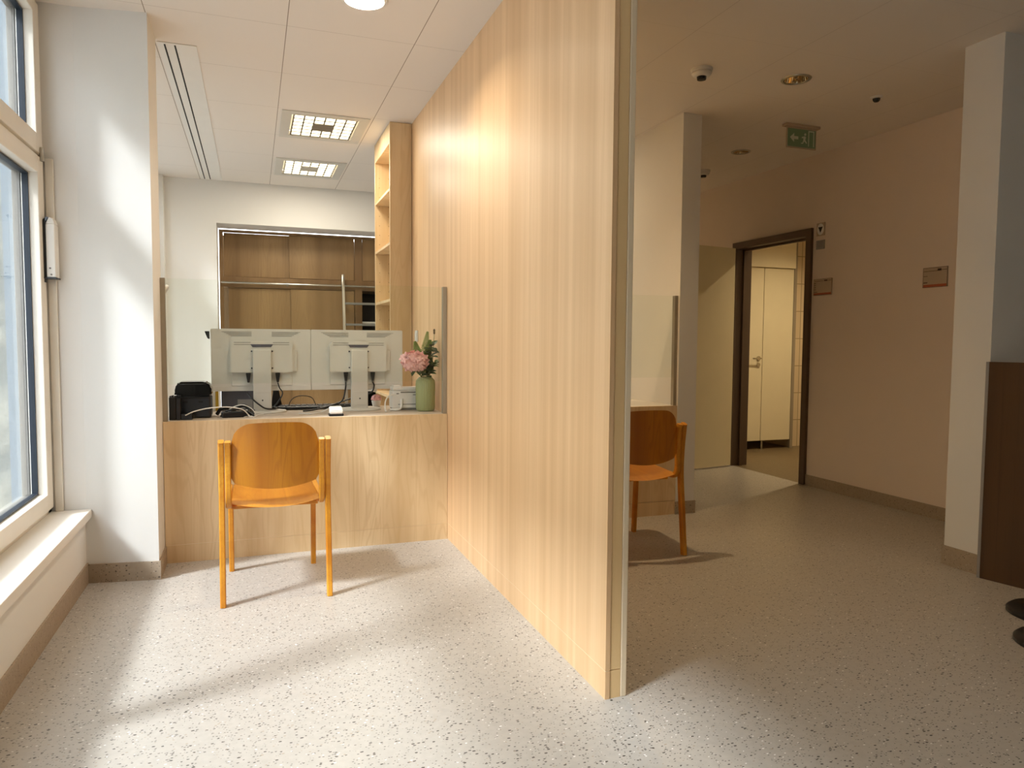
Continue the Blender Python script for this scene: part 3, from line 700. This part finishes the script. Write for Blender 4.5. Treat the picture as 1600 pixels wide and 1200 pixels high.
for i in range(230):
    z = 1-2*(i+.5)/230; a = i*2.39996
    n = Vector((math.sqrt(1-z*z)*math.cos(a), math.sqrt(1-z*z)*math.sin(a), z))
    c = Vector((n.x*.074, n.y*.060, n.z*.052))*(.80+.30*rnd.random())
    a0 = rnd.random()*6.28
    n = (n+Vector((rnd.gauss(0, .35), rnd.gauss(0, .35), rnd.gauss(0, .35)))).normalized()
    base = n.orthogonal().normalized(); bi = n.cross(base)
    for k in range(4):
        u = base*math.cos(a0+k*1.5708)+bi*math.sin(a0+k*1.5708)
        petal(head, c, n, u, .017+.005*rnd.random())
obj('flower_head', head, 'pink', fl)
sweep(t := B(), smooth_pts([(.0, 0, -.04), (.03, .01, -.075), (.055, .018, -.12), (.062, .02, -.2)], 5), .004, seg=8); obj('stem', t, 'stem', fl, 50)
def leafmesh(bm, p, d, up, L, Wd, curl=.3, n=6):
    d = d.normalized(); s = d.cross(up).normalized(); nn = s.cross(d).normalized(); rows = []
    for i in range(n+1):
        t_ = i/n; w = Wd*math.sin(math.pi*min(1, t_*.93+.05))**.8
        c = p+d*L*t_ - nn*(curl*L*t_*t_)
        rows.append([bm.verts.new(c-s*w*.5+nn*w*.12), bm.verts.new(c), bm.verts.new(c+s*w*.5+nn*w*.12)])
    for a, b in zip(rows, rows[1:]):
        bm.faces.new((a[0], a[1], b[1], b[0])); bm.faces.new((a[1], a[2], b[2], b[1]))
t = B()
for p, d, L_2, w in (((.0, 0, -.05), (-.4, -.5, -.35), .05, .028), ((.02, -.02, -.06), (-.1, -.9, -.15), .045, .03), ((.045, 0, -.05), (.6, -.5, .1), .055, .03)):
    leafmesh(t, Vector(p), Vector(d), Vector((0, 0, 1)), L_2, w)
obj('leaf', t, 'leaf', fl)
# fern fronds
def sprig(name, label, base, pts, kind, cat='foliage'):
    o = thing(name, label, cat, base)
    P = smooth_pts(pts, 10)
    obj('stem', sweep(B(), P, .0018, seg=6), 'stem', o, 50)
    t = B(); n = len(P); r_ = random.Random(hash(label) % 99 if False else len(label))
    for i in range(n//3, n-1):
        d = (P[i+1]-P[i]).normalized(); f_ = (i-n/3)/(n*2/3)
        if kind == 'fern':
            for s_ in (-1, 1):
                side = d.cross(Vector((0, -1, 0))).normalized()*s_
                leafmesh(t, P[i], side*.9+d*.5, Vector((0, -1, .2)), .050*(1-f_)+.006, .0075, .1, 3)
        elif i % 3 == 0:
            for s_ in (-1, 1):
                side = Vector((r_.uniform(-1, 1), r_.uniform(-1, .4), r_.uniform(-.3, .6)))
                leafmesh(t, P[i], side+d*.3, Vector((0, -.4, 1)), kind[0]*(.8+.4*r_.random()), kind[1], .25, 5)
    obj('leaves', t, 'fern' if kind == 'fern' else kind[2], o)
    return o
vb = (VX, VY, VZ+.19)
sprig('fern_frond', 'upright yellow-green fern frond above the pink hydrangea', vb, [(0, .01, -.1), (-.01, .01, 0), (-.01, 0, .10), (.002, 0, .20), (.014, 0, .285)], 'fern')
sprig('fern_frond', 'smaller fern frond leaning left behind the hydrangea', vb, [(0, .01, -.1), (-.015, .015, 0), (-.03, .015, .10), (-.045, .02, .17), (-.06, .02, .225)], 'fern')
sprig('leafy_sprig', 'dark green leafy sprig rising beside the glass channel', vb, [(.01, 0, -.1), (.012, 0, 0), (.022, .0, .08), (.035, .01, .15), (.038, .01, .20)], (.048, .036, 'leaf'))
sprig('fern_frond', 'yellow-green fern frond leaning right in the bouquet', vb, [(0, .01, -.1), (.005, .012, 0), (.01, .012, .10), (.022, .012, .18), (.034, .01, .235)], 'fern')
sprig('leafy_sprig', 'mid green leaves filling the heart of the bouquet', vb, [(.0, .015, -.1), (.0, .02, .0), (.0, .02, .07), (.01, .02, .13), (.02, .02, .18)], (.045, .03, 'midleaf'))
sprig('leafy_sprig', 'broad dark leaves hanging low over the vase rim', vb, [(.0, -.01, -.1), (.005, -.015, .0), (.01, -.02, .03), (.02, -.025, .06), (.03, -.02, .09)], (.05, .036, 'leaf'))
sprig('leafy_sprig', 'light green leafy sprig at the right of the bouquet', vb, [(.01, .0, -.1), (.02, 0, 0), (.035, -.01, .05), (.05, -.01, .08), (.055, -.01, .10)], (.03, .02, 'fern'))
def budsprig(label, pts, buds):
    o = thing('bud_sprig', label, 'foliage', vb)
    obj('stem', sweep(B(), smooth_pts(pts, 8), .0016, seg=6), 'stem', o, 50)
    t = B()
    for p, s_ in buds:
        q = B(); bmesh.ops.create_icosphere(q, subdivisions=2, radius=1); merge(t, q, Matrix.Translation(p) @ Matrix.Diagonal((.005*s_, .005*s_, .008*s_, 1)))
    obj('buds', t, 'berry', o, 60)
budsprig('tall thin stem with one long bud topping the bouquet', [(.01, 0, -.1), (.02, 0, 0), (.045, 0, .12), (.052, 0, .235), (.054, 0, .28)], [((.054, 0, .290), 1.3), ((.054, 0, .277), 1.2), ((.05, 0, .21), 1)])
budsprig('thin sprig of brown seed heads reaching left over the hydrangea', [(.0, .01, -.1), (-.01, .01, 0), (-.03, 0, .10), (-.06, -.01, .135), (-.10, -.01, .142), (-.13, -.01, .135)], [((-.06, -.01, .136), .9), ((-.085, -.01, .142), .9), ((-.098, -.01, .144), 1), ((-.115, -.01, .140), .7), ((-.13, -.01, .135), .7)])
# second small bunch behind right monitor
sb = thing('flower_ornament', 'small pink and white flower ornament behind the right monitor column', 'ornament', (.73, 4.56, .7305))
obj('pot', lathe(B(), [(.022, 0), (.03, .035), (.028, .04), (0, .038)], 24), 'white', sb, 50)
t = B(); rnd = random.Random(5)
for i in range(60):
    n = Vector((rnd.gauss(0, 1), rnd.gauss(0, 1), abs(rnd.gauss(0, 1)))).normalized(); c = Vector((n.x*.03, n.y*.025, .045+n.z*.03))
    b0 = n.orthogonal().normalized(); b1 = n.cross(b0)
    for k in range(4): petal(t, c, n, b0*math.cos(k*1.57)+b1*math.sin(k*1.57), .010)
obj('blossoms', t, 'pink', sb)
sweep(t := B(), smooth_pts([(0, 0, .04), (.0, 0, .07), (-.008, 0, .10)], 4), .002, seg=6); obj('stem', t, 'stem', sb)
t = B(); q = B(); bmesh.ops.create_icosphere(q, subdivisions=2, radius=.018); merge(t, q, Matrix.Translation((-.01, 0, .11))); obj('white_bloom', t, 'white', sb, 60)

# ------------------------------------------------------------------ wall and window fittings
sw = thing('light_switch', 'upright white switch plate on the oak partition above the vase', 'switch', (1.05, 4.815, 1.18))
obj('plate', box(B(), -.010, -.0005, -.03, .03, -.038, .038, .002), 'white', sw); obj('rocker', box(B(), -.014, -.0105, -.018, .018, -.024, .024, .001), 'white', sw)
wa = thing('window_actuator', 'white and black window opener unit on the reveal beside the window', 'window opener', (-.845, 3.74, 1.42))
obj('housing', box(B(), -.012, .022, -.018, .055, .0, .235, .004), 'white', wa)
t = B(); prism(t, [(-.030, .0), (-.013, .0), (-.013, .245), (.0, .262), (-.008, .268), (-.022, .255), (-.030, .235)], -.017, .05, 'y', .002); obj('side_cover', t, 'gloss', wa)
t = B(); prism(t, [(-.035, -.006), (.026, -.006), (.026, 0), (-.035, 0)], -.02, .055, 'y', .001); box(t, -.032, -.02, -.012, .02, -.022, -.005); obj('bracket', t, 'black', wa)
for x, z in ((.002, .04), (.006, .012)): t = B(); merge(t, lathe(B(), [(.004, 0), (.004, .002)], 12), Matrix.Translation((x, -.018, z)) @ Matrix.Rotation(R(90), 4, 'X')); obj('screw', t, 'mond', wa)
obj('top_cap', prism(B(), [(-.012, .235), (.022, .235), (.016, .26), (.002, .266)], -.017, .05, 'y', .002), 'white', wa)
cp = thing('trim_1', 'slim vertical cover strip between window frame and pier', 'trim', (-.845, 3.785, .352), kind='structure')
obj('cover_strip', box(B(), -.022, .010, 0, .012, 0, 1.6, .002), 'pvc', cp)
dl = thing('desk_lamp', 'tilted white lamp head peeking past the white pier', 'lamp', (-.528, 4.6, 1.348))
hd = B(); lathe(t := B(), [(0, 0), (.05, 0), (.055, .006), (.055, .016), (.045, .022), (0, .022)], 32); merge(hd, t, Matrix.Translation((.05, 0, .06)) @ Matrix.Rotation(R(-58), 4, 'Y')); obj('lamp_head', hd, 'white', dl, 40)
sweep(t := B(), smooth_pts([(.04, 0, .06), (-.02, .02, .02), (-.10, .02, -.2), (-.12, .02, -.62)], 6), .008, seg=8); obj('arm', t, 'white', dl, 50)
obj('base', lathe(B(), [(.07, -.63), (.07, -.615), (0, -.61)], 32, (-.12, .02, 0)), 'white', dl, 40)
dsk = thing('side_table', 'low white side table carrying the desk lamp behind the pier', 'table', (-.66, 4.62, 0))
obj('tabletop', box(B(), -.085, .08, -.25, .4, .71, .7295, .002), 'white', dsk)
for x in (-.07, .065):
    for y in (-.23, .38): obj('leg', box(B(), x-.012, x+.012, y-.012, y+.012, 0, .7095), 'white', dsk)

# ------------------------------------------------------------------ ceiling fittings
def downlight(label, x, y, r, lit=None, group=None, power=0, color=(1, 1, 1)):
    o = thing('downlight', label, 'ceiling light', (x, y, H), group=group)
    obj('trim_ring', lathe(B(), [(r-.004, -.002), (r-.002, -.007), (r+.010, -.006), (r+.013, -.0005), (r-.004, -.0005), (r-.004, -.002)], 48, cap=False), 'white' if lit else 'alu', o, 40)
    rf = lathe(B(), [(r-.003, -.001), (r-.010, .035), (r*.62, .085), (r*.60, .088)], 48, cap=False)
    obj('reflector', rf, 'white' if lit else 'reflect', o, 40)
    obj('housing_top', lathe(B(), [(r*.64, .089), (r*.64, .092)], 32), 'dark', o)
    if lit:
        lamp('downlight_lamp', 'AREA', (x, y, H+.052), power, color, shape='DISK', size=r*1.3)
        obj('diffuser', lathe(B(), [(0, .060), (r*.74, .060), (r*.74, .064), (0, .064)], 40), lit, o)
    else:
        obj('lamp_bulb', lathe(B(), [(0, .012), (.012, .018), (.022, .05), (.022, .086)], 24), 'steel', o, 50)
    return o
downlight('lit round downlight above the waiting chair', *DOWN[0], lit='lit', power=8, color=(1, .88, .7))
downlight('unlit round downlight nearest the smoke detector', *DOWN[1])
downlight('smaller unlit downlight farther down the corridor', *DOWN[2])
wlight = downlight('warm round lamp in the washroom ceiling', 5.3, 5.2, .078, lit='wcl', power=20, color=(1, .78, .48))
downlight('added warm fill light hidden in the far corridor ceiling', 3.3, 7.0, .062, lit='wcl', power=13, color=(1, .72, .42))  # unseen lamp added past the wall end to warm the corridor
downlight('added warm fill light unseen behind the viewer on the left', .9, -.9, .07, lit='wcl', power=4, color=(1, .74, .48))  # added out of view as warm fill for the waiting area
downlight('added warm fill light unseen behind the viewer on the right', 3.6, .4, .07, lit='wcl', power=5, color=(1, .66, .38))  # added out of view to warm the right-hand side
downlight('lit downlight above the shaded chair', 1.52, 3.62, .07, lit='wcl', power=12, color=(1, .72, .40))
def luminaire(label, x, y, power, color):
    o = thing('ceiling_luminaire', label, 'ceiling light', (x, y, H), group='louvred lights in the office ceiling')
    f = B()
    for q in ((-.285, .285, -.325, -.255), (-.285, .285, .255, .325), (-.285, -.22, -.255, .255), (.22, .285, -.255, .255)): box(f, *q, -.006, -.0005, .0015)
    obj('frame', f, 'mon', o)
    l = B(); xs = [-.205+i*.0683 for i in range(7)]; ys = [-.245+i*.0817 for i in range(7)]
    for x_ in xs: box(l, x_-.005, x_+.005, -.250, .250, -.003, .008)
    for y_ in ys: box(l, -.210, .210, y_-.006, y_+.006, -.003, .008)
    box(l, xs[2], xs[4], ys[2], ys[4], -.0045, .0)
    obj('louvre', l, 'alu', o)
    c = B()
    for i in range(6):
        for j in range(6):
            if i in (2, 3) and j in (2, 3): continue
            box(c, xs[i]+.0055, xs[i+1]-.0055, ys[j]+.0065, ys[j+1]-.0065, .000, .004)
    obj('lit_cells', c, 'cell', o)
    lamp('luminaire_lamp', 'AREA', (x, y, H-.008), power, color, shape='RECTANGLE', size=.36, size_y=.44)
    obj('housing', box(B(), -.224, .224, -.259, .259, .031, .05), 'white', o)
    return o
luminaire('nearer louvred ceiling light over the reception office', *LUMS[0], 8, (1, .9, .74))
luminaire('farther louvred ceiling light over the reception office', *LUMS[1], 8, (1, .9, .74))
luminaire('unseen louvred light added over the second counter', *LUMS[2], 4, (1, .74, .44))  # out of view, added for its light on the second booth
sd = thing('linear_air_diffuser', 'long white ceiling strip with two dark slots above the office', 'vent', (-.34, 5.7, H))
obj('strip', box(B(), -.093, .09, -1.62, 1.66, -.004, -.0005), 'white', sd)
for x in (-.060, -.012): obj('slot', box(B(), x-.004, x+.004, -1.60, 1.64, -.0052, -.004), 'dark', sd)
def smoke(label, x, y, s=1):
    o = thing('smoke_detector', label, 'smoke detector', (x, y, H), group='smoke detectors on the corridor ceiling')
    obj('base', lathe(B(), [(0, -.0005), (.058*s, -.0005), (.058*s, -.014), (.055*s, -.016), (0, -.016)], 40), 'white', o, 40)
    obj('cover', lathe(B(), [(.050*s, -.0165), (.054*s, -.026), (.045*s, -.038), (.028*s, -.042), (0, -.042)], 40), 'white', o, 40)
    obj('sensor_cage', lathe(B(), [(.026*s, -.0425), (.024*s, -.058), (0, -.060)], 24), 'black', o, 40)
    return o
smoke('white smoke detector on the ceiling nearest the partition edge', 2.325, 3.43)
smoke('white smoke detector half hidden behind the wall end', 3.70, 5.40)
dc = thing('dome_camera', 'tiny dark dome camera on the corridor ceiling', 'camera', (3.565, 3.43, H))
obj('ring', lathe(B(), [(0, -.0005), (.034, -.0005), (.034, -.006), (.028, -.012), (0, -.012)], 32), 'white', dc, 40)
obj('lens', lathe(B(), [(.022, -.0125), (.02, -.024), (.012, -.032), (0, -.034)], 24), 'gloss', dc, 50)
# exit sign
ex = thing('exit_sign', 'green emergency exit sign hanging under the corridor ceiling', 'exit sign', (3.555, 4.05, H), R(0))
obj('mount', box(B(), -.145, .145, -.022, .022, -.020, -.0005, .003), 'plaque', ex)
obj('plate', box(B(), -.125, .125, -.004, .004, -.158, -.0205), 'plaque', ex)
gp = obj('sign_face', box(B(), -.118, .118, -.0055, -.0042, -.150, -.030), 'green2', ex)
def flat(bm, poly, y): 
    prism(bm, poly, y-.0006, y, 'y')
t = B(); y = -.0057
flat(t, [(-.10, -.09), (-.065, -.060), (-.065, -.080), (-.03, -.080), (-.03, -.100), (-.065, -.100), (-.065, -.12)], y)
flat(t, [(.055, -.140), (.062, -.140), (.062, -.042), (.098, -.042), (.098, -.140), (.105, -.140), (.105, -.035), (.055, -.035)], y)
flat(t, [(.018, -.065), (.026, -.052), (.036, -.056), (.036, -.066), (.028, -.072)], y)
flat(t, [(.0, -.080), (.022, -.074), (.036, -.078), (.030, -.100), (.046, -.118), (.040, -.124), (.022, -.108), (.010, -.126), (-.006, -.126), (-.006, -.120), (.008, -.118), (.014, -.098), (.012, -.086), (.0, -.090)], y)
obj('pictogram', t, 'signwhite', ex)
# door signs on the corridor wall (plane X=4.22, facing -X)
def wallsign(name, label, yc, zc, wy, hz, shapes, cat='sign', face='plaque'):
    o = thing(name, label, cat, (4.2195, yc, zc), group=None)
    obj('plate', box(B(), -.008, -.0005, -wy/2, wy/2, -hz/2, hz/2, .001), face, o)
    byc = {}
    for (m_, poly) in shapes: byc.setdefault(m_, []).append(poly)
    names = {'red': 'coloured_bar', 'ink': 'lettering', 'black': 'symbol', 'white': 'symbol_ground'}
    for m_, polys in byc.items():
        t = B()
        for p in polys:
            if m_ == 'white': prism(t, p, -.0084, -.0081, 'x')
            else: prism(t, p, -.0090, -.0085, 'x')
        obj(names[m_], t, m_, o)
    return o
def rc_(a, b, c, d): return [(a, c), (b, c), (b, d), (a, d)]
# local y runs away from the viewer: the sign's left side is +y
def frame_(w, h, t_=.003): return [('ink', rc_(-w/2, w/2, h/2-t_, h/2)), ('ink', rc_(-w/2, -w/2+t_, -h/2, h/2)), ('ink', rc_(w/2-t_, w/2, -h/2, h/2)), ('ink', rc_(-w/2, w/2, -h/2, -h/2+t_))]
wallsign('room_sign', 'small clear sign with several text lines beside the doorway', 4.512, 1.592, .190, .128,
         [('red', rc_(-.09, .09, -.060, -.046)), ('ink', rc_(.055, .09, -.040, -.036))] + [('ink', rc_(.07, .09, .028-.016*k, .032-.016*k)) for k in range(4)] + [('ink', rc_(-.005, .085, .046, .049)), ('ink', rc_(-.05, -.015, .044, .054)), ('ink', rc_(-.09, -.055, .046, .049))] + frame_(.19, .128, .002))
wallsign('room_sign', 'larger clear framed sign with red lower bar near the pillar', 3.522, 1.588, .180, .130,
         [('red', rc_(-.085, .085, -.062, -.046)), ('ink', rc_(.055, .085, -.036, -.030)), ('ink', rc_(.055, .085, .008, .011)), ('ink', rc_(-.02, .085, .040, .043)), ('ink', rc_(-.045, -.018, .040, .054)), ('ink', rc_(-.085, -.045, .044, .047))] + frame_(.18, .130, .0025))
wallsign('washroom_symbol', 'round plaque with black downward triangle beside the door top', 4.553, 2.045, .085, .10,
         [('white', [(.036*math.cos(a*.3142), .045*math.sin(a*.3142)) for a in range(20)]), ('black', [(.024, .018), (-.024, .018), (0, -.028)])])
wallsign('braille_sign', 'small grey text plaque below the triangle symbol', 4.553, 1.925, .085, .07,
         [('ink', rc_(-.03, .03, .02-.012*k, .0215-.012*k)) for k in range(4)], face='grey')

# ------------------------------------------------------------------ brown desk at the right edge
ds = thing('brown_desk', 'dark brown desk front beside the white pillar at right edge', 'desk', (3.355, 2.49, 0), R(14))
# local -Y runs towards the viewer
obj('front_panel', box(B(), .0, .03, -1.5, 0, 0, 1.066, .001), 'darkoak', ds)
obj('edge_strip', box(B(), .0, .03, .0005, .014, 0, 1.066), 'grey', ds)
obj('worktop', box(B(), .031, .65, -1.5, -.2, .70, .73, .002), 'darkoak', ds)
obj('end_panel', box(B(), .031, .65, -1.5, -1.48, 0, .6995), 'darkoak', ds)
# black foot plates of a floor stand
bs = thing('floor_stand', 'black round footed stand at the right edge of the floor', 'stand', (3.16, 1.86, 0))
def disc(x, y, r, sx): return lathe(B(), [(r, 0), (r, .012), (r*.93, .022), (r*.3, .026), (0, .026)], 48, (x, y, 0), sx=sx)
obj('base_plate', disc(.02, .17, .165, 1), 'black', bs, 40)
obj('base_plate', disc(-.26, -.06, .165, 1), 'black', bs, 40)
